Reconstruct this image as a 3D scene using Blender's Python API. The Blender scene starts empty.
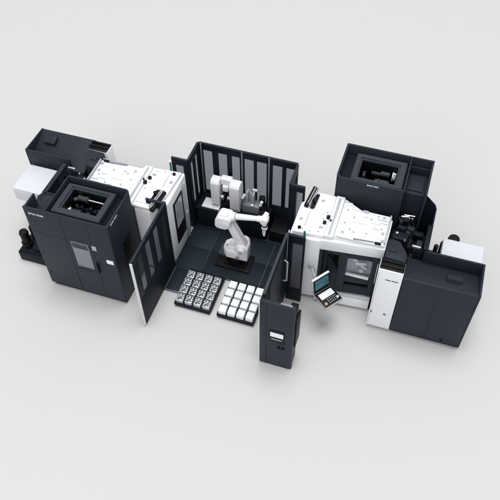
import bpy, bmesh, math, random
from mathutils import Vector, Matrix
random.seed(7)
S = bpy.context.scene
COL = S.collection
PI = math.pi

# ------------------------------------------------------------------ camera
cam = bpy.data.cameras.new("camera")
camo = bpy.data.objects.new("camera", cam); COL.objects.link(camo)
yaw, pit, rol, FPX = math.radians(18.96036), math.radians(50.92647), math.radians(-0.87315), 663.7255
f_ = Vector((-math.sin(yaw)*math.cos(pit), math.cos(yaw)*math.cos(pit), -math.sin(pit)))
r_ = Vector((math.cos(yaw), math.sin(yaw), 0)); u_ = r_.cross(f_)
r2 = math.cos(rol)*r_ + math.sin(rol)*u_; u2 = -math.sin(rol)*r_ + math.cos(rol)*u_
M = Matrix((r2, u2, -f_)).transposed().to_4x4()
M.translation = Vector((5.4507, -7.2196, 12.5))
camo.matrix_world = M
cam.sensor_width = 36; cam.lens = 36*FPX/500
cam.clip_start = 0.1; cam.clip_end = 500
S.camera = camo

# ------------------------------------------------------------------ studio light
w = bpy.data.worlds.new("World"); S.world = w; w.use_nodes = True
bg = w.node_tree.nodes["Background"]
bg.inputs[0].default_value = (0.95, 0.97, 1.0, 1); bg.inputs[1].default_value = 0.68
def area(name, loc, target, size, power):
    l = bpy.data.lights.new(name, 'AREA'); l.shape = 'SQUARE'; l.size = size; l.energy = power
    o = bpy.data.objects.new(name, l); COL.objects.link(o); o.location = loc
    o.rotation_euler = (Vector(target)-Vector(loc)).to_track_quat('-Z', 'Y').to_euler()
    return o
area("softbox_light", (5.0, 9.0, 90), (2, 2, 0), 40, 51000)
area("front_fill_light", (-2.0, -44.0, 40), (2, 2, 0), 34, 9500)  # added fill that brightens the upright front faces
S.view_settings.view_transform = 'Standard'; S.view_settings.look = 'None'
S.view_settings.exposure = 0; S.view_settings.gamma = 1

# ------------------------------------------------------------------ materials
def mat(name, col, rough=0.5, spec=0.5, metal=0.0, var=0.08, scale=6.0, bump=0.0, emit=None):
    m = bpy.data.materials.new(name); m.use_nodes = True
    nt = m.node_tree; b = nt.nodes["Principled BSDF"]
    b.inputs["Roughness"].default_value = rough; b.inputs["Metallic"].default_value = metal
    b.inputs["Specular IOR Level"].default_value = spec
    tc = nt.nodes.new("ShaderNodeTexCoord"); nz = nt.nodes.new("ShaderNodeTexNoise")
    nz.inputs["Scale"].default_value = scale; nz.inputs["Detail"].default_value = 6
    nt.links.new(tc.outputs["Object"], nz.inputs["Vector"])
    mx = nt.nodes.new("ShaderNodeMix"); mx.data_type = 'RGBA'
    mx.inputs[6].default_value = (*[c*(1-var) for c in col], 1)
    mx.inputs[7].default_value = (*[min(1, c*(1+var)) for c in col], 1)
    nt.links.new(nz.outputs[0], mx.inputs[0]); nt.links.new(mx.outputs[2], b.inputs["Base Color"])
    mr = nt.nodes.new("ShaderNodeMapRange"); mr.inputs[3].default_value = rough*0.85; mr.inputs[4].default_value = min(1, rough*1.15)
    nt.links.new(nz.outputs[0], mr.inputs[0]); nt.links.new(mr.outputs[0], b.inputs["Roughness"])
    if bump:
        n2 = nt.nodes.new("ShaderNodeTexNoise"); n2.inputs["Scale"].default_value = 90
        nt.links.new(tc.outputs["Object"], n2.inputs["Vector"])
        bp = nt.nodes.new("ShaderNodeBump"); bp.inputs["Strength"].default_value = bump; bp.inputs["Distance"].default_value = 0.004
        nt.links.new(n2.outputs[0], bp.inputs["Height"]); nt.links.new(bp.outputs[0], b.inputs["Normal"])
    if emit:
        b.inputs["Emission Color"].default_value = (*emit[0], 1); b.inputs["Emission Strength"].default_value = emit[1]
    return m
FLOOR = mat("studio_floor", (0.583, 0.578, 0.574), 0.9, 0.1, var=0.004, scale=1)
DARK = mat("anthracite_paint", (0.0235, 0.0285, 0.039), 0.45, 0.13, var=0.12, scale=2.5, bump=0.05)
DARK2 = mat("anthracite_paint_frame", (0.008, 0.011, 0.017), 0.5, 0.12, var=0.12, scale=3, bump=0.05)
DGREY = mat("grey_graphite_paint", (0.038, 0.045, 0.058), 0.5, 0.2, var=0.1, scale=4)
BLACK = mat("black_plastic", (0.004, 0.004, 0.005), 0.5, 0.2, var=0.2)
WHITE = mat("white_paint", (0.83, 0.84, 0.86), 0.4, 0.4, var=0.02, scale=5)
WHITE2 = mat("white_robot_paint", (0.80, 0.80, 0.81), 0.35, 0.45, var=0.03, scale=8)
LGREY = mat("light_grey_paint", (0.42, 0.44, 0.48), 0.5, 0.4, var=0.05)
MGREY = mat("mid_grey_metal", (0.22, 0.23, 0.25), 0.45, 0.5, 0.2, var=0.12, scale=9)
STEEL = mat("brushed_steel", (0.62, 0.63, 0.65), 0.3, 0.5, 0.8, var=0.08, scale=30)
PLATE = mat("black_floor_plate", (0.012, 0.018, 0.027), 0.55, 0.15, var=0.25, scale=5, bump=0.1)
SEAM = mat("plate_edge_strip", (0.11, 0.125, 0.15), 0.4, 0.5)
MIST = mat("pale_lilac_paint", (0.66, 0.665, 0.71), 0.5, 0.3, var=0.02)
WORKAREA = mat("machined_work_area", (0.36, 0.37, 0.39), 0.4, 0.5, 0.2, var=0.6, scale=14)
GREEN = mat("green_lens", (0.01, 0.16, 0.09), 0.3, 0.5)
ORANGE = mat("orange_button", (0.75, 0.35, 0.08), 0.4, 0.5)
WORKG = mat("machined_grey_casting", (0.50, 0.52, 0.55), 0.4, 0.5, 0.25, var=0.12, scale=30)
WORKW = mat("white_blank", (0.85, 0.86, 0.88), 0.5, 0.3, var=0.03, scale=12)
TEAL = mat("screen_image", (0.02, 0.09, 0.12), 0.25, 0.5, var=0.9, scale=22, emit=((0.02, 0.10, 0.13), 0.25))
LCD = mat("lit_display", (0.6, 0.62, 0.64), 0.3, 0.5, var=0.2, scale=25, emit=((0.8, 0.85, 0.9), 0.25))
mat_pane = mat("bright_side_pane", (0.40, 0.42, 0.46), 0.15, 0.6, var=0.35, scale=3)
def glassmat(name, tint, body, mixf):
    m = bpy.data.materials.new(name); m.use_nodes = True; nt = m.node_tree
    b = nt.nodes["Principled BSDF"]; b.inputs["Base Color"].default_value = (*body, 1); b.inputs["Roughness"].default_value = 0.3
    t = nt.nodes.new("ShaderNodeBsdfTransparent"); t.inputs[0].default_value = (*tint, 1)
    x = nt.nodes.new("ShaderNodeMixShader"); x.inputs[0].default_value = mixf
    nt.links.new(b.outputs[0], x.inputs[1]); nt.links.new(t.outputs[0], x.inputs[2])
    nt.links.new(x.outputs[0], nt.nodes["Material Output"].inputs[0]); return m
GLASS = glassmat("smoked_polycarbonate", (0.66, 0.67, 0.71), (0.10, 0.105, 0.12), 0.78)
DOORGLASS = glassmat("tinted_door_glass", (0.97, 0.98, 1.0), (0.5, 0.51, 0.53), 0.88)

# ------------------------------------------------------------------ helpers
class MB:
    """collects solids, builds ONE mesh object; off = origin of the local frame"""
    def __init__(s, off=(0, 0, 0)): s.bm = bmesh.new(); s.off = Vector(off); s.solids = []
    def _add(s, tmp, m=None):
        me = bpy.data.meshes.new("tmp"); 
        if m is not None: bmesh.ops.transform(tmp, matrix=m, verts=tmp.verts)
        tmp.to_mesh(me); tmp.free(); s.bm.from_mesh(me)
        one = bmesh.new(); one.from_mesh(me); s.solids.append(one); bpy.data.meshes.remove(me)
    def box(s, x0, x1, y0, y1, z0, z1, bev=0.006, seg=2, m=None):
        t = bmesh.new(); bmesh.ops.create_cube(t, size=1)
        bmesh.ops.transform(t, matrix=Matrix.Translation(((x0+x1)/2, (y0+y1)/2, (z0+z1)/2)) @ Matrix.Diagonal((abs(x1-x0), abs(y1-y0), abs(z1-z0), 1)), verts=t.verts)
        bev = min(bev, 0.45*min(abs(x1-x0), abs(y1-y0), abs(z1-z0)))
        if bev > 0: bmesh.ops.bevel(t, geom=list(t.edges), offset=bev, segments=seg, profile=0.5, affect='EDGES')
        s._add(t, m); return s
    def prism(s, pts, z0, z1, bev=0.006, axis='z', seg=2, m=None):
        """plan polygon extruded z0..z1; axis x: pts are (y,z) ; axis y: pts are (x,z)"""
        t = bmesh.new()
        def P(a, b, c):
            return {'z': (a, b, c), 'x': (c, a, b), 'y': (a, c, b)}[axis]
        lo = [t.verts.new(P(a, b, z0)) for a, b in pts]; hi = [t.verts.new(P(a, b, z1)) for a, b in pts]
        n = len(pts); t.faces.new(lo[::-1]); t.faces.new(hi)
        for i in range(n): t.faces.new((lo[i], lo[(i+1) % n], hi[(i+1) % n], hi[i]))
        bmesh.ops.recalc_face_normals(t, faces=t.faces)
        if bev > 0: bmesh.ops.bevel(t, geom=list(t.edges), offset=bev, segments=seg, profile=0.5, affect='EDGES')
        s._add(t, m); return s
    def cyl(s, a, b, r, r2=None, n=24, bev=0.0):
        a = Vector(a); b = Vector(b); d = b-a; t = bmesh.new()
        bmesh.ops.create_cone(t, cap_ends=True, segments=n, radius1=r, radius2=r if r2 is None else r2, depth=d.length)
        if bev:
            ed = [e for e in t.edges if len(e.link_faces) == 2 and any(len(f.verts) > 4 for f in e.link_faces)]
            bmesh.ops.bevel(t, geom=ed, offset=bev, segments=2, profile=0.5, affect='EDGES')
        m = Matrix.Translation((a+b)/2) @ d.to_track_quat('Z', 'Y').to_matrix().to_4x4()
        s._add(t, m); return s
    def sph(s, c, r, n=20):
        t = bmesh.new(); bmesh.ops.create_uvsphere(t, u_segments=n, v_segments=n//2, radius=r)
        s._add(t, Matrix.Translation(c)); return s
    def quadslab(s, pts, thick):
        """four 3d corners (ccw seen from front), extruded backwards"""
        p = [Vector(q) for q in pts]; nrm = (p[1]-p[0]).cross(p[3]-p[0]).normalized()
        t = bmesh.new(); hi = [t.verts.new(q) for q in p]; lo = [t.verts.new(q-nrm*thick) for q in p]
        t.faces.new(hi); t.faces.new(lo[::-1])
        for i in range(4): t.faces.new((hi[i], lo[i], lo[(i+1) % 4], hi[(i+1) % 4]))
        bmesh.ops.recalc_face_normals(t, faces=t.faces)
        bmesh.ops.bevel(t, geom=list(t.edges), offset=thick*0.25, segments=2, profile=0.5, affect='EDGES')
        s._add(t); return s
    def each(s, name, m, parent):
        """every solid becomes a part of its own"""
        out = []
        for one in s.solids:
            q = MB(s.off); q.bm.free(); q.bm = one; out.append(q.build(name, m, parent))
        return out[0]
    def build(s, name, m, parent=None, label=None):
        bmesh.ops.translate(s.bm, vec=-s.off, verts=s.bm.verts)
        me = bpy.data.meshes.new(name); s.bm.to_mesh(me); s.bm.free()
        for p in me.polygons: p.use_smooth = True
        me.materials.append(m)
        try: me.set_sharp_from_angle(angle=math.radians(38))
        except Exception: pass
        o = bpy.data.objects.new(name, me); COL.objects.link(o); o.parent = parent
        if label: o['label'] = label
        return o
def tag(o, label, cat, group=None, kind=None):
    if label: o['label'] = label
    if cat: o['category'] = cat
    if group: o['group'] = group
    if kind: o['kind'] = kind
    return o
def empty(name, loc, label, cat, rz=0, group=None):
    o = bpy.data.objects.new(name, None); COL.objects.link(o); o.location = loc; o.rotation_euler = (0, 0, rz)
    o.empty_display_size = 0.2
    return tag(o, label, cat, group)
def text(name, s, size, loc, rot, m, parent, off=(0, 0, 0), ext=0.002):
    cu = bpy.data.curves.new(name, 'FONT'); cu.body = s; cu.size = size; cu.extrude = ext; cu.align_x = 'CENTER'; cu.align_y = 'CENTER'
    cu.offset = size*0.012
    tmp = bpy.data.objects.new("tmp", cu); COL.objects.link(tmp)
    bpy.context.view_layer.update()
    me = bpy.data.meshes.new_from_object(tmp.evaluated_get(bpy.context.evaluated_depsgraph_get()))
    bpy.data.objects.remove(tmp)
    from mathutils import Euler
    me.transform(Matrix.Translation(Vector(loc)-Vector(off)) @ Euler(rot).to_matrix().to_4x4())
    me.materials.clear(); me.materials.append(m); me.name = name
    o = bpy.data.objects.new(name, me); COL.objects.link(o); o.parent = parent
    return o

# ------------------------------------------------------------------ floor
fl = MB(); t = fl.bm
vs = [t.verts.new(p) for p in ((-60, -40, 0), (65, -40, 0), (65, 80, 0), (-60, 80, 0))]; t.faces.new(vs)
tag(fl.build("floor", FLOOR), "seamless pale grey studio floor", None, kind='structure')

# ------------------------------------------------------------------ machine tools (built in the right machine's coordinates)
OFF = (4.6, 1.95, 0)
def machine(loc, rz, label, side):
    R = side == 'right'
    root = empty("machine_tool", loc, label, "machine tool", rz, "pair of turning and milling centres")
    B = lambda: MB(OFF)
    ys = lambda x: 1.43 + 0.11*(x-3.64)          # the front cover runs at a slight angle
    # --- white housing -------------------------------------------------
    h = B()
    h.prism([(3.33, 1.42), (3.99, ys(3.99)), (3.99, 2.74), (3.62, 2.74), (3.33, 2.42)], 0.08, 2.04, 0.03, seg=3)   # left pillar block
    h.prism([(3.985, ys(3.985)+0.03), (5.30, ys(5.3)+0.03), (5.30, 2.49), (3.985, 2.49)], 1.75, 2.04, 0.015)       # head beam
    h.prism([(3.985, ys(3.985)+0.5), (5.30, ys(5.3)+0.5), (5.30, 2.49), (3.985, 2.49)], 0.09, 1.74, 0.0)          # machine body behind the door
    h.build("housing", WHITE, root)
    b = B(); b.prism([(3.985, 1.40), (5.22, 1.50), (5.22, 2.1), (3.985, 2.1)], 0.07, 0.30, 0.02)
    b.prism([(3.985, 1.40), (5.22, 1.50), (5.22, 1.56), (3.985, 1.46)], 0.29, 0.33, 0.01)
    b.build("sill", LGREY if False else WHITE, root)
    # --- roof -----------------------------------------------------------
    r = B()
    r.prism([(3.37, 1.50), (4.03, 1.545), (4.03, 2.73), (3.64, 2.73), (3.42, 2.30)], 2.03, 2.13, 0.02)
    r.prism([(4.035, 1.55), (4.22, 1.56), (4.22, 2.73), (4.035, 2.73)], 2.03, 2.155, 0.012)
    r.prism([(4.225, 1.60), (5.27, 1.67), (5.27, 2.50), (4.62, 2.50), (4.225, 2.72)], 2.03, 2.12, 0.012)
    r.box(3.50, 3.86, 1.72, 2.15, 2.13, 2.148, 0.006)
    r.box(3.64, 3.98, 2.22, 2.62, 2.13, 2.143, 0.004)
    r.build("roof", WHITE, root)
    q = B()
    for a, b, c, d in ((4.42, 4.72, 2.46, 2.47), (4.50, 4.80, 2.12, 2.128), (4.90, 5.10, 2.20, 2.21), (4.60, 4.605, 1.75, 2.0), (5.02, 5.15, 1.82, 1.83), (4.30, 4.42, 2.55, 2.56), (3.58, 3.60, 1.72, 2.1)):
        q.box(a, b, c, d, 2.115, 2.1235 if a > 4.2 else 2.152, 0.0)
    for a, b, c, d in ((5.00, 5.20, 2.33, 2.35), (5.06, 5.22, 2.25, 2.262), (4.95, 5.08, 2.06, 2.072), (4.34, 4.40, 1.75, 1.81), (4.70, 4.80, 2.32, 2.33), (4.24, 4.40, 2.62, 2.64), (4.55, 4.62, 1.84, 1.86), (5.14, 5.20, 1.95, 2.02), (3.75, 3.82, 2.46, 2.52), (3.88, 3.96, 1.74, 1.78), (3.44, 3.50, 1.84, 1.90)):
        q.box(a, b, c, d, 2.115, 2.132 if a > 4.2 else 2.156, 0.004)
    q.box(4.66, 4.78, 2.44, 2.50, 2.115, 2.15, .01); q.cyl((5.12, 2.42, 2.11), (5.12, 2.42, 2.128), .035, n=20); q.box(5.17, 5.22, 1.75, 1.80, 2.115, 2.16, .01)
    q.each("grey_roof_mark", LGREY, root)  # marks and ports; the grey puts in shading the white roof loses
    # roof edge strips, screws, knobs
    q = B(); q.box(4.26, 5.24, 1.615, 1.635, 2.12, 2.135, 0.003); q.box(5.235, 5.265, 1.70, 2.48, 2.12, 2.19, 0.004)
    q.box(4.10, 4.15, 1.60, 2.66, 2.155, 2.162, 0.002)
    q.build("roof_trim", LGREY, root)
    q = B(); q.cyl((4.62, 1.665, 2.14), (5.05, 1.70, 2.14), .014, n=12); q.build("edge_rod", MGREY, root)
    q = B()
    for x, y in ((4.5, 1.9), (4.52, 2.25), (4.85, 1.88), (4.87, 2.3), (5.12, 2.1), (4.36, 2.05), (4.35, 2.42), (5.0, 2.42), (3.56, 1.62), (3.72, 1.6), (3.9, 1.64), (3.92, 2.0), (3.95, 2.2), (3.78, 2.35), (3.6, 2.45)):
        q.cyl((x, y, 2.11), (x, y, 2.136), 0.014, n=10)
    q.each("roof_screw", MGREY, root)
    q = B(); q.box(3.97, 4.045, 2.02, 2.09, 2.13, 2.20, 0.012); q.box(3.93, 4.0, 1.86, 1.93, 2.13, 2.19, 0.012); q.box(4.055, 4.09, 1.96, 2.0, 2.15, 2.19, 0.008)
    q.each("lifting_bracket", BLACK, root)
    q = B(); q.box(5.06, 5.19, 1.66, 1.71, 2.12, 2.16, 0.008); q.build("roof_latch", BLACK, root)
    q = B(); q.cyl((3.50, 1.62, 2.12), (3.50, 1.62, 2.17), 0.035, bev=0.006); q.cyl((3.50, 1.62, 2.17), (3.50, 1.62, 2.185), 0.018)
    q.build("round_knob", BLACK, root)
    q = B(); q.cyl((3.66, 1.43, 2.03), (3.66, 1.43, 2.30), 0.024, bev=0.004)
    gl = q.build("signal_light", GREEN, root)
    q = B(); q.cyl((3.66, 1.43, 2.30), (3.66, 1.43, 2.34), 0.026, bev=0.004); q.build("cap", WHITE, gl)
    # gas-spring pair on the back corner of the roof
    q = B(); q.prism([(3.43, 2.22), (3.52, 2.20), (3.58, 2.80), (3.49, 2.82)], 2.13, 2.20, 0.012); q.prism([(3.57, 2.20), (3.66, 2.22), (3.68, 2.62), (3.61, 2.60)], 2.13, 2.20, 0.012)
    q.cyl((3.62, 2.36, 2.21), (3.62, 2.36, 2.27), 0.045); q.each("cable_guide", BLACK, root)
    q = B(); q.cyl((3.50, 2.26, 2.225), (3.55, 2.76, 2.225), 0.014, n=12); q.cyl((3.545, 2.24, 2.215), (3.60, 2.74, 2.215), 0.018, n=12); q.each("guide_rod", STEEL, root)
    # --- side window toward the robot cell --------------------------------
    fr = B(); y0, y1, z0, z1 = (1.72, 2.21, 0.48, 1.80)
    for a in ((y0, y1, z0, z0+.05), (y0, y1, z1-.05, z1), (y0, y0+.05, z0+.05, z1-.05), (y1-.05, y1, z0+.05, z1-.05), (y0+.05, y1-.05, z0+.05, .95)):
        fr.box(3.305, 3.345, a[0], a[1], a[2], a[3], 0.008)
    wf = fr.build("side_window", BLACK, root)
    g = B(); g.box(3.312, 3.327, y0+.05, y1-.05, .95, z1-.05, 0); g.build("pane", mat_pane, wf)
    g = B(); g.box(3.27, 3.30, 1.60, 1.66, 0.15, 1.95, 0.008); g.box(3.26, 3.31, 1.60, 1.68, 0.9, 1.05, 0.01); g.build("door_rail", LGREY, root)
    # --- front door ---------------------------------------------------------
    def py(x, d): return ys(x)+0.03+d
    d = B()
    def slab(x0, x1, z0, z1, d0, d1, bev=0.008):
        d.prism([(x0, py(x0, d0)), (x1, py(x1, d0)), (x1, py(x1, d1)), (x0, py(x0, d1))], z0, z1, bev)
    slab(3.995, 4.06, .34, 1.745, .02, .12)
    slab(4.06, 4.16, .36, 1.70, .14, .17)
    slab(4.40, 4.58, .36, 1.745, .02, .08); slab(4.58, 5.11, 1.58, 1.745, .02, .08); slab(4.58, 5.11, .76, .98, .02, .08)
    slab(5.11, 5.29, .34, 1.745, .02, .08); slab(4.58, 5.11, .36, .64, .02, .08); slab(4.16, 4.40, .36, 1.0, .03, .09)
    slab(4.16, 4.40, 1.60, 1.745, .04, .10)
    do = d.build("front_door", DARK, root)
    d = B(); slab(3.99, 5.29, .34, 1.745, .17, .30, 0); d.build("door_recess", BLACK, do)
    d = B(); slab(4.20, 4.28, 1.05, 1.55, .06, .10, .02)
    d.prism([(4.17, 1.55), (4.24, 1.55), (4.42, 1.20), (4.38, 1.05), (4.20, 1.15)], 1.50, 1.56, 0.015, axis='y'); d.build("door_arm", DARK2, do)
    d = B(); slab(4.58, 5.11, .98, 1.58, .05, .06, 0); d.build("door_window", DOORGLASS, do)
    d = B(); slab(4.58, 5.11, .98, 1.58, .15, .165, 0)
    d.build("work_area", WORKAREA, do)
    d = B()
    d.cyl((4.90, py(4.90, .07), 1.14), (4.90, py(4.90, .14), 1.14), .065, bev=.01); d.cyl((4.76, py(4.7, .09), 1.38), (4.98, py(4.95, .11), 1.38), .04)
    d.prism([(4.63, 1.47), (4.75, 1.50), (5.05, 1.24), (4.95, 1.20)], py(4.8, .09), py(4.8, .13), .008, axis='y')
    d.build("spindle", STEEL, do)
    d = B(); d.prism([(4.585, .985), (5.09, .985), (5.09, 1.01), (4.585, 1.01)], py(4.56, .035), py(5.1, .05), .004, axis='y'); d.build("window_sill", WHITE, do)
    d = B(); d.box(5.215, 5.24, py(5.22, -.05), py(5.22, -.02), .95, 1.60, .008); d.box(5.215, 5.24, py(5.22, -.03), py(5.22, .02), .97, 1.0, .004); d.box(5.215, 5.24, py(5.22, -.03), py(5.22, .02), 1.55, 1.58, .004)
    d.build("handle", STEEL, do)
    # --- white front column ---------------------------------------------------
    c = B(); c.box(5.265, 5.765, 1.10, 1.40, 0.10, 2.09, 0.015); co = c.build("front_column", WHITE, root)
    c = B(); c.cyl((5.60, 1.095, .62), (5.60, 1.105, .62), .035, n=16); c.box(5.30, 5.33, 1.09, 1.105, .58, .66, .004); c.each("lock", MGREY, co)
    text("lettering", "DMG MORI", 0.052, (5.57, 1.096, 1.80), (PI/2, 0, 0), BLACK, co, OFF)
    c = B(); c.box(5.29, 5.29+.008, 1.094, 1.10, .2, 2.0, 0); c.build("seam", LGREY, co)
    # --- dark machinery between column and magazine -----------------------------
    k = B(); k.prism([(5.32, 1.43), (5.755, 1.41), (5.73, 1.64), (5.56, 1.90), (5.40, 1.94), (5.32, 1.90)], 1.2, 2.10, 0.01); k.box(5.38, 5.52, 1.60, 1.72, 2.10, 2.13, .01); k.build("drive_cover", DARK, root)
    k = B(); k.box(5.30, 6.12, 1.96, 2.74, 0.1, 1.55, 0.01); k.box(5.28, 5.76, 1.12, 1.40, 2.09, 2.115, .01); k.box(5.28, 5.78, 1.41, 1.95, .1, 1.19, .01); k.box(5.30, 5.75, 1.17, 1.20, 2.116, 2.15, .004); k.box(5.30, 5.75, 1.29, 1.32, 2.116, 2.15, .004); k.each("machine_base", BLACK, root)
    k = B(); k.box(5.36, 5.68, 2.10, 2.32, 1.5, 1.95, .02); k.box(5.42, 5.60, 2.36, 2.46, 1.5, 2.0, .02); k.cyl((5.74, 2.05, 1.75), (5.74, 2.3, 1.75), .07); k.box(5.70, 5.98, 2.50, 2.62, 1.5, 1.75, .01)
    k.box(5.40, 5.62, 2.56, 2.66, 1.98, 2.04, .01)
    for i in range(5): k.box(5.86+i*.05, 5.89+i*.05, 2.0, 2.12, 1.5, 1.78+.03*(i % 2), .005)
    k.each("drive_unit", DARK2, root)
    k = B(); k.cyl((5.42, 2.22, 1.98), (5.46, 2.24, 1.98), .03); k.box(5.80, 5.98, 1.97, 2.01, 1.93, 1.99, .006); k.cyl((5.63, 2.08, 1.95), (5.63, 2.10, 1.99), .018); k.cyl((5.45, 2.60, 2.1), (5.60, 2.64, 2.1), .022)
    k.cyl((5.50, 2.70, 2.06), (5.72, 2.72, 2.06), .016, n=12)
    for i in range(4): k.cyl((5.50+.06*i, 2.62, 2.04), (5.50+.06*i, 2.62, 2.09), .016, n=10)
    k.each("fitting", STEEL, root)
    k = B()
    for i in range(4):
        pts = [(5.40+.05*i, 2.72, 1.9), (5.52+.07*i, 2.6, 1.8+.05*i), (5.75, 2.4-.06*i, 1.72), (5.9, 2.15, 1.62)]
        for a, b in zip(pts, pts[1:]): k.cyl(a, b, .016, n=10); k.sph(b, .016, 10)
    k.build("hose_bundle", BLACK, root)
    k = B(); k.box(5.62, 5.78, 2.46, 2.56, 1.7, 1.92, .01); k.box(5.44, 5.5, 2.48, 2.54, 1.9, 2.08, .006); k.box(5.88, 6.0, 2.2, 2.34, 1.5, 1.8, .01); k.cyl((5.66, 2.36, 1.6), (5.66, 2.36, 1.93), .05, n=18, bev=.006); k.each("valve_block", DARK, root)
    # --- shroud (right wall and back wall of the machinery bay) -----------------
    sx = 6.13
    k = B(); k.box(sx-.035, sx, 1.93, 3.12, 0.1, 2.0, .008)
    k.prism([(5.84, 2.35), (5.84, .1), (sx, .1), (sx, 2.0), (6.08, 2.12)], 3.10, 3.14, .006, axis='y')
    k.box(sx-.10, sx+.002, 1.94, (2.62 if R else 2.9), 1.98, 2.015, .006)
    k.build("shroud", DARK2 if R else DARK, root)  # left shroud in lighter paint to look lit, right one darker
    k = B(); k.box(sx-.055, sx-.037, 1.97, 2.35, .8, 1.98, .006); k.build("shroud_post", DGREY, root)
    # --- tool magazine cabinet --------------------------------------------------
    X0, X1, XD, Y0, Y1, H = 3.945, 5.85, 5.385, 2.78, 3.885, 2.65
    k = B()
    t_ = .045
    zb = 1.78
    def arc(cx, cy, r, a0, a1, n=6): return [(cx+r*math.cos(math.radians(a0+(a1-a0)*i/n)), cy+r*math.sin(math.radians(a0+(a1-a0)*i/n))) for i in range(n+1)]
    ro, ri = .11, .07
    shell = [(XD, Y0)] + arc(X0+ro, Y0+ro, ro, 270, 180) + arc(X0+.03, Y1-.03, .03, 180, 90, 3) + [(X1, Y1), (X1, Y1-t_)] + [(X0+t_, Y1-t_)] + arc(X0+t_+ri, Y0+t_+ri, ri, 180, 270) + [(XD, Y0+t_)]
    k.prism(shell, .10, H, .01)
    if R: k.box(X1-t_, X1, Y0+.06, Y1-t_-.001, .10, H-.02, .012)
    else: k.box(X1-t_, X1, Y1-.42, Y1-t_-.001, .10, H-.02, .012)
    k.box(XD-.03, XD, Y0+t_, Y1-t_, 2.30, H, .006)            # divider
    k.box(XD, X1-t_, Y0+.32, Y0+.36, .10, 2.32, .006)
    k.box(X0+t_, XD-.03, Y0+t_, Y1-t_, 1.0, 1.60, .0)
    mg = k.build("magazine_cabinet", DARK, root)
    fx0, fx1, fy0, fy1 = 4.22, 5.32, 2.90, 3.74; ox0, ox1, oy0, oy1 = 4.36, 5.15, 3.02, 3.58
    k = B(); k.box(X0+t_, ox0, Y0+t_, Y1-t_, 2.36, 2.40, 0); k.box(ox1, XD-.03, Y0+t_, Y1-t_, 2.36, 2.40, 0); k.box(ox0, ox1, Y0+t_, oy0, 2.36, 2.40, 0); k.box(ox0, ox1, oy1, Y1-t_, 2.36, 2.40, 0)
    k.build("deck", DARK2, mg)
    k = B(); k.box(XD, X1-t_, Y0+.36, Y1-t_, 2.24, 2.30, .004); k.box(XD+.04, X1-.10, Y0+.42, Y1-.22, 2.30, 2.335, .008); k.box(XD, X1-t_, Y1-.16, Y1-.13, 2.30, 2.50, .006); k.build("side_deck", DARK, mg)
    zt = 2.57; k = B(); t = bmesh.new()
    def ring(x0, x1, y0, y1, z): return [t.verts.new(p) for p in ((x0, y0, z), (x1, y0, z), (x1, y1, z), (x0, y1, z))]
    rs = [ring(fx0, fx1, fy0, fy1, 2.40), ring(fx0, fx1, fy0, fy1, zt-.02), ring(fx0+.02, fx1-.02, fy0+.02, fy1-.02, zt), ring(ox0-.04, ox1+.04, oy0-.04, oy1+.04, zt), ring(ox0-.035, ox1+.035, oy0-.035, oy1+.035, zt-.03), ring(ox0, ox1, oy0, oy1, zt-.03), ring(ox0, ox1, oy0, oy1, 2.40)]
    for A_, B_ in zip(rs, rs[1:]):
        for i in range(4): t.faces.new((A_[i], A_[(i+1) % 4], B_[(i+1) % 4], B_[i]))
    bmesh.ops.recalc_face_normals(t, faces=t.faces); k._add(t)
    k.build("hatch_frame", DGREY, mg)
    k = B(); k.box(ox0, ox0+.012, oy0, oy1, 1.62, zt-.06, 0); k.box(ox1-.012, ox1, oy0, oy1, 1.62, zt-.06, 0); k.box(ox0+.012, ox1-.012, oy0, oy0+.012, 1.62, zt-.06, 0); k.box(ox0+.012, ox1-.012, oy1-.012, oy1, 1.62, zt-.06, 0)
    k.box(ox0, ox1, oy0, oy1, 1.601, 1.62, 0); k.build("hatch_lining", BLACK, mg)
    k = B()
    for i in range(7):
        x = 4.45+.1*i; k.cyl((x, 3.18, 1.9), (x, 3.18, 2.18+.05*(i % 2)), .038, n=14, bev=.005)
    k.box(4.40, 5.12, 3.25, 3.34, 1.8, 2.05, .01); k.each("tool_rack", DARK, mg)
    k = B(); k.cyl((4.80, 3.13, 2.42), (5.02, 3.13, 2.42), .058, n=20, bev=.008); k.cyl((4.78, 3.13, 2.42), (4.81, 3.13, 2.42), .07, n=20); k.build("tool_holder", DGREY, mg)
    k = B(); k.cyl((4.80, 3.46, 2.36), (5.0, 3.46, 2.36), .055, n=20, bev=.008); k.box(4.6, 4.82, 3.43, 3.49, 2.3, 2.36, .01); k.build("tool_holder", DGREY, mg)
    k = B(); k.cyl((4.44, 3.12, 2.40), (4.80, 3.13, 2.42), .018, n=14); k.build("spindle_shaft", STEEL, mg)
    k = B(); k.box(5.05, 5.075, 3.40, 3.54, 2.26, 2.40, .006); k.box(5.075, 5.13, 3.49, 3.53, 2.26, 2.39, .006); k.box(5.075, 5.12, 3.41, 3.44, 2.28, 2.37, .006); k.build("bracket", WHITE2, mg)
    k = B(); k.cyl((5.06, 3.10, 2.34), (5.10, 3.16, 2.38), .036, n=16); k.build("end_cap", STEEL, mg)
    k = B(); k.box(4.7, 4.78, 3.3, 3.4, 2.0, 2.24, .01); k.box(5.0, 5.04, 3.22, 3.27, 2.1, 2.32, .01); k.box(4.42, 4.48, 3.35, 3.5, 1.9, 2.3, .01); k.each("tool_gripper", DGREY, mg)
    # service side of the magazine
    k = B()
    for x in (5.04, 4.44): k.box(x-.004, x+.004, Y1, Y1+.0025, .14, 2.60, 0)
    for zz in (.98, 1.98): k.box(4.444, 5.036, Y1, Y1+.0025, zz-.004, zz+.004, 0)
    k.box(5.044, 5.82, Y1, Y1+.0025, 1.896, 1.904, 0)
    k.build("panel_seam", BLACK, mg)
    k = B(); k.box(4.53, 4.93, Y1-.01, Y1+.012, 1.08, 1.90, .01); sw = k.build("service_window", MGREY, mg)
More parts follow.
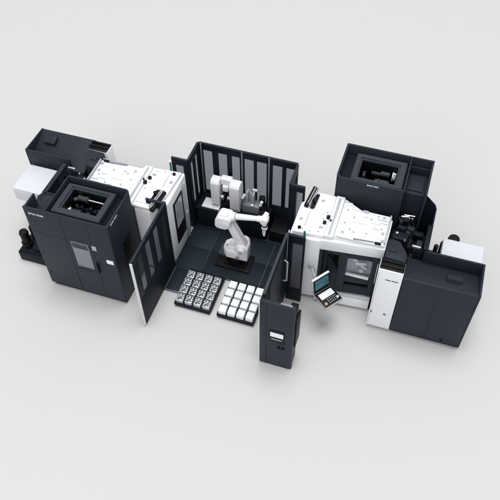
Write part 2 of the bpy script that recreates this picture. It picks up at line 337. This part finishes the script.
    k = B(); k.box(4.55, 4.91, Y1+.012, Y1+.014, 1.72, 1.88, 0); k.build("header", DGREY, sw)
    k = B(); k.box(4.40, 4.44, Y1, Y1+.05, 1.02, 1.36, .012); k.build("door_handle", BLACK, mg)
    k = B(); k.box(4.34, 4.44, Y1, Y1+.012, 1.78, 1.92, .006); k.cyl((4.39, Y1+.012, 1.85), (4.39, Y1+.03, 1.85), .025); k.build("lock", LGREY, mg)
    k = B(); k.box(4.01, 4.17, Y1, Y1+.012, 1.44, 1.56, .004); k.build("white_plate", LCD, mg)  # plate is no display; its glow is put into the material
    k = B(); k.box(4.20, 4.28, Y1, Y1+.008, 1.47, 1.53, .004); k.build("small_plate", DGREY, mg)
    for zz in (.5, 1.2, 2.3):
        for x in (5.0, 5.75): MB(OFF).cyl((x, Y1, zz), (x, Y1+.006, zz), .012, n=10).build("screw", BLACK, mg)
    k = B(); k.box(X0-.012, X0, Y0+.32, Y0+.72, .9, 1.75, .006); k.build("side_grille", BLACK, mg)
    text("lettering", "DMG MORI", 0.070, (5.58, Y1+.003, 2.49), (PI/2, 0, PI), WHITE, mg, OFF)
    text("lettering", "DMG MORI", 0.060, (X0-.003, Y1-.28, 2.585), (PI/2, 0, -PI/2), WHITE, mg, OFF)
    text("lettering", "DMG MORI", 0.050, (4.73, Y0-.003, 2.60), (PI/2, 0, 0), WHITE, mg, OFF)
    k = B(); k.box(X0+.03, X1-.06, Y0+.05, Y1-.04, 0, .10, 0); k.build("plinth", BLACK, mg)
    # --- side electrical cabinet --------------------------------------------------
    if R: ca, cb, c0, c1 = 5.78, 7.28, 1.11, 1.96
    else: ca, cb, c0, c1 = 5.78, 7.24, 0.95, 1.76
    k = B()
    k.prism([(c0, .08), (c1, .08), (c1, 1.62), (c1-.04, 1.62), (c0+.05, 1.955), (c0, 1.955)], ca, cb-.04, .01, axis='x')
    k.box(ca+.3, cb-.04, c1-.04, c1, 1.62, 1.97, .006)
    k.box(cb-.04, cb, c0, c1, .08, 1.97, .01)
    cab = k.build("side_cabinet", DARK, root)
    k = B(); a_ = math.atan2(.335, c1-c0-.09)
    mm = Matrix.Translation((6.75, c0+.38, 1.83) if R else (6.87, c0+.26, 1.88)) @ Matrix.Rotation(-a_, 4, 'X'); k.box(-.15, .15, -.10, .10, -.03, .07, .008, m=mm); k.build("junction_box", DARK, cab)
    k = B(); k.box(6.52, 6.528, c0-.003, c0, .12, 1.90, 0); k.box(ca+.01, cb-.02, c0-.003, c0, .118, .124, 0); k.build("panel_seam", BLACK, cab)
    k = B(); k.cyl((6.88, c0-.012, .2), (6.88, c0, .2), .03, n=14); k.build("cable_gland", BLACK, cab)
    k = B(); k.box(ca+.05, cb-.06, c0+.06, c1-.05, 0, .08, 0); k.box(3.4, 5.7, 1.56, 2.7, 0, .08, 0); k.build("plinth", BLACK, root)
    # --- raised oil mist unit ------------------------------------------------------
    k = B(); k.box(6.42, (7.27 if R else 7.16), (2.0 if R else 1.84), (2.74 if R else 2.66), 1.22, 1.60, .02); ms = k.build("mist_collector", MIST, root)
    k = B(); k.box(6.11, 6.46, 2.1, 2.5, 1.2, 1.34, .01); k.build("bracket", BLACK, ms)
    return root
mr_ = machine((OFF[0], OFF[1], 0), 0, "right machine tool with white housing, front door and swivel control, beside the dark pillar", 'right')
ml_ = machine((3.94-OFF[0], 3.89-OFF[1], 0), PI, "left machine tool seen from its tall dark service side with open roof hatch", 'left')

# swivelling control panel in front of the right machine
pr = empty("control_panel", (4.0, 1.0, 0), "swivel operator panel with teal screen and keypad at the right machine's corner", "control panel")
PO = (4.0, 1.0, 0)
BL = Vector((4.085, 0.88, 0.98))
hv = Vector((.262, .358, 0)); nv = Vector((.358, -.262, 0)).normalized(); up = Vector((0, 0, 1))
def onplane(o, a, b, pts): return [o + a*p[0] + b*p[1] for p in pts]
sc_up = (up*1.0 - nv*.18)*.38; kb = (nv*.40 - up*.03)
def plate(o, a, b, n, u0, u1, v0, v1, d0, thick):
    q = MB(PO); q.quadslab([o+a*u0+b*v0+n*d0, o+a*u1+b*v0+n*d0, o+a*u1+b*v1+n*d0, o+a*u0+b*v1+n*d0], thick); return q
sn = hv.cross(sc_up).normalized(); kn = kb.cross(hv).normalized()
if sn.dot(nv) < 0: sn = -sn
if kn.z < 0: kn = -kn
def slabq(o, a, b, n, u0, u1, v0, v1, d, th):
    P = [o+a*u0+b*v0+n*d, o+a*u1+b*v0+n*d, o+a*u1+b*v1+n*d, o+a*u0+b*v1+n*d]
    if (P[1]-P[0]).cross(P[3]-P[0]).dot(n) < 0: P = P[::-1]
    q = MB(PO); q.quadslab(P, th); return q
slabq(BL, hv, sc_up, sn, -.02, 1.02, 0, 1.04, 0, .06).build("screen_housing", WHITE, pr)
sp = slabq(BL, hv, sc_up, sn, .0, 1.0, .0, 1.0, .006, .02).build("screen_bezel", BLACK, pr)
slabq(BL, hv, sc_up, sn, .09, .91, .22, .9, .010, .006).build("screen", TEAL, sp)
slabq(BL, hv, kb, kn, -.02, 1.02, 0.0, 1.04, 0, .06).build("keypad_housing", LGREY, pr)
kp = slabq(BL, hv, kb, kn, 0, 1.0, .03, 1.0, .006, .02).build("keypad", BLACK, pr)
slabq(BL, hv, kb, kn, .12, .90, .16, .52, .012, .008).build("display", LCD, kp)
q = MB(PO)
def kpnt(u, v, d=0): return BL+hv*u+kb*v+kn*d
for i in range(5):
    for j in range(3):
        a = kpnt(.36+.11*i, .62+.12*j, .005); q.cyl(a, a+kn*.014, .012, n=8)
q.build("key_set", LGREY, kp)
q = MB(PO); a = kpnt(.14, .82); q.cyl(a, a+kn*.03, .03, n=16); q.build("stop_button", ORANGE, kp)
q = MB(PO); a = kpnt(.86, .8); q.cyl(a, a+kn*.03, .025, n=16); q.build("dial", WHITE, kp)
q = MB(PO); e = BL+hv*.3-nv*.06; q.cyl(e, e+Vector((-.12, .2, .15)), .03, n=14); q.cyl(e+Vector((-.12, .2, .15)), (3.85, 1.47, 1.2), .03, n=14); q.cyl((3.85, 1.40, 1.2), (3.85, 1.47, 1.2), .06, n=16); q.build("arm", LGREY, pr)

# coolant pump units behind the mist collectors
def pump(loc, rz, label):
    r = empty("coolant_pump", loc, label, "pump unit", rz, "coolant pumps beside the machines")
    q = MB(); q.box(-.5, .55, -.40, .38, 0, .30, .02); q.box(-.46, .5, -.36, .34, .30, .34, .01); q.build("tank", DARK2, r)
    q = MB(); q.cyl((-.32, -.18, .34), (-.32, -.18, .78), .10, bev=.02); q.cyl((-.32, -.18, .78), (-.32, -.18, .86), .115, .09, bev=.01); q.cyl((-.32, -.18, .45), (-.32, -.18, .50), .13)
    q.cyl((-.28, .10, .34), (-.28, .10, .70), .085, bev=.02); q.cyl((-.28, .1, .7), (-.28, .1, .76), .095, .07, bev=.01)
    q.build("motor", BLACK, r)
    q = MB(); q.cyl((-.2, -.1, .42), (.05, -.1, .42), .035); q.cyl((.05, -.1, .42), (.05, .2, .42), .035); q.box(-.1, .2, -.3, -.15, .34, .52, .02); q.build("pipe", DARK2, r)
pump((-2.50, .82, 0), 0, "black coolant pump unit on the floor left of the left machine")
def pump2(): 
    r = empty("coolant_pump", (6.52, 3.08, 0), "black coolant pump behind the white box of the right machine", "pump unit", PI, "coolant pumps beside the machines")
    q = MB(); q.box(-.55, .4, -.38, .25, 0, .30, .02); q.build("tank", DARK2, r)
    q = MB(); q.cyl((-.16, -.12, .30), (-.16, -.12, 1.0), .12, bev=.02); q.cyl((-.16, -.12, 1.0), (-.16, -.12, 1.17), .145, .12, bev=.02)
    q.cyl((.02, .06, .30), (.02, .06, 1.12), .09, bev=.02); q.cyl((.18, .16, .3), (.18, .16, 1.1), .05, bev=.01)
    q.build("motor", BLACK, r)
pump2()

# ------------------------------------------------------------------ cell floor
FZ = .07
pf = empty("floor_platform", (1.97, 2.0, 0), "black plated floor platform of the robot cell between the machines", "platform")
PFO = (1.97, 2.0, 0)
def plates(rects):
    for (x0, x1, y0, y1) in rects:
        MB(PFO).box(x0+.006, x1-.006, y0+.006, y1-.006, FZ-.02, FZ, .005).build("floor_plate", PLATE, pf)
MB(PFO).box(.60, 3.33, 1.34, 3.32, 0, FZ-.02, .005).box(.64, 1.0, .64, 1.33, 0, FZ-.02, .005).box(2.95, 3.31, .64, 1.33, 0, FZ-.02, .005).build("support_frame", SEAM, pf)
plates([(.60, 1.27, 1.34, 2.0), (1.27, 2.70, 1.34, 2.0), (2.70, 3.33, 1.34, 1.98), (.60, 1.27, 2.0, 2.68), (1.27, 2.70, 2.0, 2.68), (2.70, 3.33, 1.98, 2.68), (.60, 1.9, 2.68, 3.32), (1.9, 3.33, 2.68, 3.32), (.66, .99, .66, 1.32), (2.97, 3.30, .66, 1.32)])

# ------------------------------------------------------------------ guarding
def fence(label, p0, p1, wins, z0=0.03, top=2.25, wz=(.74, 2.07), posts=(), edge=None, solid=DARK2, group="guard fences around the robot cell"):
    """panel run from p0 to p1 ; wins are (a,b) along the run"""
    p0 = Vector((*p0, 0)); p1 = Vector((*p1, 0)); d = p1-p0; L = d.length; ang = math.atan2(d.y, d.x)
    r = empty("guard_fence", p0, label, "guard fence", ang, group)
    th = .022
    f = MB(); f.box(0, L, -th, th, z0, wz[0], .004); f.box(0, L, -th, th, wz[1], top, .004)
    xs = [0]
    for a, b in wins: xs += [a, b]
    xs.append(L)
    for i in range(0, len(xs), 2):
        if xs[i+1]-xs[i] > .004: f.box(xs[i], xs[i+1], -th+.001, th-.001, wz[0], wz[1], .003)
    f.build("panel", solid, r)
    for a, b in wins: MB().box(a, b, -.005, .005, wz[0], wz[1], 0).build("window", GLASS, r)
    for x in posts: MB().box(x-.016, x+.016, -th-.012, -th, z0, top+.02, .003).build("post", MGREY, r)
    if edge is not None:
        for x in edge: MB().box(x-.012, x+.012, -.03, .03, z0+.01, top-.02, .005).build("edge_strip", STEEL_W, r)
    c = MB(); c.box(0, L, -th-.004, th+.004, top, top+.018, .004); c.build("top_rail", DARK, r)
    return r
STEEL_W = mat("pale_edge_profile", (0.62, 0.63, 0.65), 0.35, 0.5)
# windows measured along x
w0 = .63
bk = [(.72, .95), (1.09, 1.31), (1.42, 1.62), (1.73, 1.96), (2.03, 2.27), (2.41, 2.64), (2.73, 2.93)]
fence("long rear guard fence with seven grey windows behind the workbench", (w0, 3.31), (3.0, 3.31), [(a-w0, b-w0) for a, b in bk], posts=(.05, 1.68-w0, 2.33-w0))
fence("short guard fence at the left rear corner behind the flip station", (.61, 3.30), (.61, 2.67), [(.10, .26), (.36, .52)])
fence("narrow guard fence beside the left machine's back corner", (.22, 2.66), (.60, 2.66), [(.08, .28)])
fence("guard fence panel jutting out left of the grey workpieces, pale front edge", (.62, -.38), (.62, 1.34), [(.22, .44), (.60, .84), (1.0, 1.24), (1.40, 1.60)], wz=(.95, 2.10), edge=(-.012,))
fence("narrow guard fence hidden between the left machine and the jutting panel", (.2, 1.30), (.595, 1.30), [(.08, .28)])
fence("short guard fence at the right rear corner behind the robot arm", (3.0, 2.66), (3.0, 3.285), [(.12, .5)])
fence("narrow guard fence with one window left of the right machine's rear corner", (3.025, 2.655), (3.34, 2.655), [(.11, .27)], wz=(.9, 2.08))
fence("narrow guard fence with tall window in front of the right machine", (3.36, 1.29), (3.72, 1.29), [(.10, .32)], wz=(.45, 2.02))
# sliding door panel with handle
dr = empty("cell_door", (3.33, -.30, 0), "solid dark cell door with pale handle behind the operator pillar", "door")
DO = (3.33, -.30, 0)
MB(DO).box(3.31, 3.35, -.30, 1.29, .04, 2.25, .006).build("leaf", DARK2, dr)
MB(DO).box(3.355, 3.362, 0.0, .8, .9, 2.1, .004).build("inner_panel", DARK, dr)
MB(DO).box(3.305, 3.36, -.30, 1.30, 2.25, 2.275, .004).build("top_rail", DGREY, dr)
q = MB(DO)
for a, b in (((3.35, 1.10, 1.62), (3.43, 1.07, 1.60)), ((3.43, 1.07, 1.60), (3.43, 1.05, 1.0)), ((3.43, 1.05, 1.0), (3.35, 1.05, .97))):
    q.cyl(a, b, .014, n=12); q.sph(b, .014, 10)
q.build("handle", STEEL_W, dr)
# pillar with operator display
pd = empty("operator_pillar", (3.66, -.39, 0), "dark freestanding operator pillar with small display in front of the cell", "control pillar")
PO2 = (3.66, -.35, 0)
q = MB(PO2); q.box(3.31, 4.0, -.42, -.32, .0, 2.25, .03, 3); q.box(3.31, 3.44, -.43, -.42, .03, 2.20, .006); q.build("body", DARK, pd)
q = MB(PO2); q.box(3.40, 3.95, -.42, -.10, 0, .05, .01); q.box(3.985, 4.03, -.30, .0, .75, 1.70, .01); q.box(3.84, 3.985, -.32, -.05, .05, 1.95, .01); q.build("rear_housing", BLACK, pd)
MB(PO2).box(3.288, 3.308, -.44, -.40, .05, 2.20, .006).build("edge_strip", STEEL_W, pd)
MB(PO2).box(3.70, 3.93, -.375, -.335, 2.25, 2.26, .003).build("top_plate", MGREY, pd)
bz = MB(PO2).box(3.50, 3.83, -.432, -.42, .93, 1.37, .006).build("display_bezel", BLACK, pd)
MB(PO2).box(3.53, 3.80, -.436, -.432, 1.15, 1.30, 0).build("display", LCD, bz)
MB(PO2).box(3.55, 3.77, -.436, -.432, 1.05, 1.075, 0).build("key_strip", LGREY, bz)
q = MB(PO2)
for x in (3.71, 3.80): q.cyl((x, -.42, .78), (x, -.455, .78), .028, n=16, bev=.004)
q.box(3.68, 3.84, -.426, -.42, .70, .76, .004); q.each("push_button", BLACK, pd)

# ------------------------------------------------------------------ workbench with fixtures
wb = empty("workbench", (1.6, 3.0, FZ), "long low black workbench along the rear guard fence", "workbench")
WO = (1.6, 3.0, FZ)
TZ = .70
MB(WO).box(.66, 2.46, 2.71, 3.26, TZ-.03, TZ, .006).build("bench_top", DARK2, wb)
q = MB(WO); q.box(.68, 2.44, 2.73, 3.25, FZ+.02, TZ-.03, .006); q.build("cabinet", BLACK, wb)
for x0, x1 in ((.70, 1.26), (1.28, 1.84), (1.86, 2.42)):
    MB(WO).box(x0, x1, 2.716, 2.73, FZ+.05, TZ-.06, .004).build("drawer_front", DARK2, wb)
MB(WO).box(2.52, 3.28, 2.76, 3.27, FZ+.002, .42, .008).build("side_box", BLACK, wb)

fs = empty("flip_station", (1.3, 3.0, TZ), "white twin tower flipping station on the workbench behind the robot", "fixture")
FO = (1.3, 3.0, TZ)
MB(FO).box(.80, 1.24, 2.77, 3.08, TZ, TZ+.03, .005).build("base_plate", WHITE2, fs)
MB(FO).box(1.0, 1.62, 3.08, 3.2, TZ, TZ+.03, .005).build("rear_plate", LGREY, fs)
def tower(x0, x1, y0, y1, h):
    q = MB(FO); q.prism([(y0+.02, TZ+.03), (y0, TZ+h-.08), (y0+.06, TZ+h), (y1-.08, TZ+h), (y1, TZ+h-.1), (y1, TZ+.03)], x0, x1, .015, axis='x')
    o = q.build("tower", WHITE2, fs)
    MB(FO).box(x0+.03, x1-.03, y0-.004, y0+.004, TZ+.08, TZ+.11, .002).build("screw_cover", MGREY, o)
tower(1.03, 1.245, 2.84, 3.14, .88)
tower(1.50, 1.75, 2.82, 3.14, .88)
q = MB(FO); q.box(1.25, 1.515, 2.96, 3.12, TZ+.70, TZ+.90, .02); q.box(1.31, 1.45, 2.90, 3.02, TZ+.56, TZ+.72, .015); q.build("crossbar", WHITE2, fs)
q = MB(FO); q.cyl((1.25, 2.92, TZ+.36), (1.34, 2.92, TZ+.36), .05, bev=.006); q.cyl((1.43, 2.92, TZ+.36), (1.515, 2.92, TZ+.36), .05, bev=.006); q.box(1.33, 1.345, 2.86, 2.98, TZ+.3, TZ+.42, .004); q.box(1.425, 1.44, 2.86, 2.98, TZ+.3, TZ+.42, .004); q.each("gripper_jaw", STEEL, fs)
q = MB(FO); q.box(1.27, 1.5, 2.86, 3.07, TZ+.03, TZ+.2, .01); q.box(1.28, 1.48, 3.0, 3.06, TZ+.2, TZ+.6, .01); q.build("drive_block", BLACK, fs)

fx = empty("deposit_fixture", (1.95, 3.0, TZ), "grey deposit fixture with upright plates right of the flip station", "fixture")
XO = (1.95, 3.0, TZ)
MB(XO).box(1.78, 2.20, 2.93, 3.16, TZ, TZ+.24, .006).build("block", MGREY, fx)
MB(XO).box(1.80, 2.16, 2.95, 3.14, TZ+.24, TZ+.25, .003).build("top_plate", MGREY, fx)
q = MB(XO); q.box(1.87, 1.90, 3.0, 3.14, TZ+.25, TZ+.60, .004); q.box(2.02, 2.05, 2.98, 3.14, TZ+.25, TZ+.56, .004); q.prism([(1.9, TZ+.25), (2.02, TZ+.25), (2.02, TZ+.48), (1.9, TZ+.56)], 3.10, 3.13, .004, axis='y'); q.each("upright_plate", LGREY, fx)
q = MB(XO); q.cyl((1.79, 2.96, TZ+.42), (1.83, 3.0, TZ+.52), .035); q.box(1.98, 2.10, 3.12, 3.16, TZ+.56, TZ+.62, .01); q.cyl((2.01, 2.93, TZ+.28), (2.06, 2.94, TZ+.28), .03); q.cyl((2.22, 2.98, TZ+.28), (2.25, 3.0, TZ+.40), .04); q.each("clamp", WHITE2, fx)
q = MB(XO); q.box(2.17, 2.30, 3.04, 3.14, TZ+.25, TZ+.48, .01); q.cyl((2.26, 2.86, TZ+.02), (2.26, 2.86, TZ+.14), .055); q.box(2.21, 2.34, 2.88, 3.0, TZ, TZ+.16, .01); q.each("valve", BLACK, fx)

# ------------------------------------------------------------------ robot
rb = empty("industrial_robot", (1.98, 1.9, FZ), "white six axis robot arm reaching right over the black platform", "robot")
RO = (1.98, 1.9, FZ)
q = MB(RO); q.box(1.52, 2.36, 1.62, 2.14, FZ, FZ+.05, .006); q.box(1.72, 2.26, 1.72, 2.08, FZ+.05, FZ+.09, .01); q.build("base_plate", BLACK, rb)
q = MB(RO); q.box(1.50, 1.80, 1.92, 2.26, FZ, FZ+.10, .01); q.build("cable_box", DGREY, rb)
q = MB(RO); q.cyl((1.98, 1.9, FZ+.09), (1.98, 1.9, .36), .22, .19, n=40, bev=.015); q.build("foot", BLACK, rb)
q = MB(RO)
q.prism([(1.70, 1.80), (1.80, 1.70), (2.08, 1.70), (2.14, 1.82), (2.14, 2.06), (2.04, 2.12), (1.80, 2.10), (1.70, 2.0)], .40, .66, .03, seg=4)
q.prism([(1.80, 1.76), (2.08, 1.76), (2.12, 2.06), (1.86, 2.06)], .64, .74, .03, seg=3)
q.build("turret", WHITE2, rb)
q = MB(RO)
hp = [(2.06, 2.12, .62), (2.0, 2.16, .95), (1.92, 2.08, 1.35), (1.80, 2.05, 1.62)]
for a, b in zip(hp, hp[1:]): q.cyl(a, b, .022, n=12); q.sph(b, .022, 10)
q.build("cable", DGREY, rb)
for bx, by, bz in ((1.80, 1.80, .742), (2.04, 1.80, .742), (2.06, 2.02, .742), (1.88, 2.02, .742)):
    MB(RO).cyl((bx, by, bz-.01), (bx, by, bz+.006), .018, n=12).build("bolt", MGREY, rb)
MB(RO).cyl((2.17, 1.640, .76), (2.17, 1.652, .76), .06, n=24, bev=.002).build("joint_cap", LGREY, rb)
MB(RO).box(2.03, 2.10, 1.66, 1.676, .46, .52, .003).build("connector", MGREY, rb)
Sx = Vector((2.17, 1.92, .78)); Ex = Vector((1.80, 1.86, 1.60)); Wx = Vector((2.66, 1.90, 1.80))
q = MB(RO); q.cyl(Sx+Vector((-.05, -.22, -.02)), Sx+Vector((-.02, .16, -.02)), .13, n=36, bev=.02); q.cyl(Sx+Vector((.0, -.27, -.02)), Sx+Vector((0, -.2, -.02)), .09, n=30, bev=.01)
q.prism([(2.02, .35), (2.30, .35), (2.31, .8), (2.2, .9), (2.06, .84)], 1.74, 2.0, .03, axis='y', seg=3); q.build("shoulder", WHITE2, rb)
def limb(q, a, b, w0, w1, d0, d1, bev=.02):
    """tapered box limb from a to b; w across (horizontal), d the other way"""
    a = Vector(a); b = Vector(b); z = (b-a).normalized(); y = Vector((0, 1, 0)); x = y.cross(z).normalized(); y = z.cross(x)
    t = bmesh.new(); vs = []
    for c, w_, d_ in ((a, w0, d0), (b, w1, d1)):
        vs.append([t.verts.new(c+x*sx*d_/2+y*sy*w_/2) for sx, sy in ((-1, -1), (1, -1), (1, 1), (-1, 1))])
    t.faces.new(vs[0][::-1]); t.faces.new(vs[1])
    for i in range(4): t.faces.new((vs[0][i], vs[0][(i+1) % 4], vs[1][(i+1) % 4], vs[1][i]))
    bmesh.ops.recalc_face_normals(t, faces=t.faces)
    bmesh.ops.bevel(t, geom=list(t.edges), offset=bev, segments=3, profile=.5, affect='EDGES'); q._add(t)
q = MB(RO); limb(q, Sx+Vector((0, -.05, 0)), Ex+Vector((.02, 0, .0)), .19, .16, .23, .18, .035); q.build("upper_arm", WHITE2, rb)
q = MB(RO)
q.prism([(1.57, 1.48), (1.62, 1.41), (1.82, 1.40), (1.93, 1.48), (1.97, 1.72), (1.90, 1.80), (1.67, 1.80), (1.59, 1.68)], 1.65, 1.98, .05, axis='y', seg=4)
q.cyl((1.84, 1.64, 1.60), (1.84, 2.03, 1.60), .10, n=36, bev=.02)
q.box(1.69, 1.88, 1.70, 1.92, 1.78, 1.83, .02)
q.build("elbow_housing", WHITE2, rb)
q = MB(RO)
q.cyl((1.84, 1.82, 1.70), (2.02, 1.84, 1.74), .115, .095, n=32, bev=.01); q.cyl((2.02, 1.84, 1.74), (2.56, 1.89, 1.79), .074, .055, n=32, bev=.008); q.cyl((2.5, 1.885, 1.785), (2.60, 1.895, 1.795), .07, n=32, bev=.008)
q.build("forearm", WHITE2, rb)
MB(RO).cyl((2.015, 1.84, 1.739), (2.03, 1.841, 1.741), .098, n=32).build("joint_ring", LGREY, rb)
q = MB(RO); q.cyl((2.66, 1.80, 1.79), (2.66, 2.0, 1.79), .085, n=32, bev=.015); q.sph((2.66, 1.90, 1.79), .10, 28); q.cyl((2.66, 1.9, 1.79), (2.66, 1.9, 1.62), .065, .055, n=28); q.cyl((2.66, 2.0, 1.82), (2.67, 2.06, 1.85), .055, n=20, bev=.01); wr = q.build("wrist", WHITE2, rb)
q = MB(RO); q.cyl((2.66, 1.9, 1.60), (2.66, 1.9, 1.62), .072, n=28); q.build("flange", BLACK, rb)
q = MB(RO); q.box(2.60, 2.73, 1.86, 1.94, 1.50, 1.60, .01); q.box(2.62, 2.645, 1.87, 1.93, 1.34, 1.50, .006); q.box(2.665, 2.69, 1.87, 1.93, 1.34, 1.50, .006); q.box(2.63, 2.68, 1.88, 1.92, 1.26, 1.36, .006); q.build("gripper", WHITE2, rb)

# ------------------------------------------------------------------ pallets and parts
pos = [("left", 1.03, 1.90, .30, 1.22), ("right", 2.05, 2.92, .30, 1.24)]
PB = 1.325  # base and tray extended to here, standing in for the shadow before the platform
for side, x0, x1, y0, y1 in pos:
    r = empty("pallet", ((x0+x1)/2, (y0+y1)/2, 0), "low black pallet carrying sixteen grey machined parts" if side == 'left' else "low black pallet carrying sixteen white blanks", "pallet", 0, "low black pallets")
    O = r.location
    q = MB(O); q.box(x0+.02, x1-.02, y0+.02, PB-.01, 0.0, .07, .004); q.build("base", BLACK, r)
    q = MB(O); q.box(x0, x1, y0, PB, .07, .12, .008); q.build("tray", DARK2, r)
    # ribs between the nests
    q = MB(O)
    for i in range(5): xx = x0+.012+i*(x1-x0-.024)/4; q.box(xx-.008, xx+.008, y0+.01, y1-.01, .12, .14, .003)
    q.build("divider", BLACK, r)
gm = None
NTH = {0: "nearest the viewer", 1: "second from the front", 2: "third from the front", 3: "farthest from the viewer"}
CTH = {0: "leftmost column", 1: "second column from left", 2: "third column from left", 3: "rightmost column"}
def grey_part():
    r = bpy.data.objects.new("machined_part", None); COL.objects.link(r); r.empty_display_size = .05
    q = MB(); q.box(-.072, .072, -.078, .078, 0, .10, .010); q.box(-.072, .072, .02, .078, .10, .13, .008)
    q.build("casting", WORKG, r)
    q = MB(); q.cyl((-.02, -.035, .095), (-.02, -.035, .104), .026, n=16); q.cyl((.035, .045, .128), (.035, .045, .134), .018, n=14); q.box(-.055, -.01, .035, .055, .128, .134, .003); q.box(.02, .055, -.05, -.02, .095, .104, .003)
    q.prism([(.0, -.02), (.04, .01), (.03, .02), (-.02, -.01)], .099, .105, .001); q.build("bore", BLACK, r)
    q = MB(); q.cyl((-.02, -.035, .10), (-.02, -.035, .112), .011, n=12); q.build("insert", STEEL, r)
    return r
def white_part():
    r = bpy.data.objects.new("white_blank", None); COL.objects.link(r); r.empty_display_size = .05
    q = MB(); q.box(-.078, .078, -.085, .085, 0, .12, .010); q.build("block", WORKW, r)
    q = MB(); q.box(-.05, .05, -.0862, -.084, .05, .056, 0); q.build("groove", LGREY, r)
    return r
for side, x0, x1, y0, y1 in pos:
    proto = grey_part() if side == 'left' else white_part()
    for i in range(4):
        for j in range(4):
            if i == 0 and j == 0: o = proto
            else:
                o = proto.copy(); COL.objects.link(o)
                for ch in list(proto.children):
                    c = ch.copy(); COL.objects.link(c); c.parent = o
            xx = x0 + .012 + (i+.5)*(x1-x0-.024)/4; yy = y0 + .012 + (j+.5)*(y1-y0-.024)/4
            o.location = (xx, yy, .12)
            o.scale = (1.14, 1.10, 1.1) if side == 'left' else (1.08, 1.06, 1.1)
            o.rotation_euler = (0, 0, random.uniform(-.035, .035))
            if side == 'left': tag(o, "grey machined part, %s, %s" % (CTH[i], NTH[j]), "machined part", "grey machined parts on the left pallet")
            else: tag(o, "white blank, %s, %s" % (CTH[i], NTH[j]), "blank", "white blanks on the right pallet")
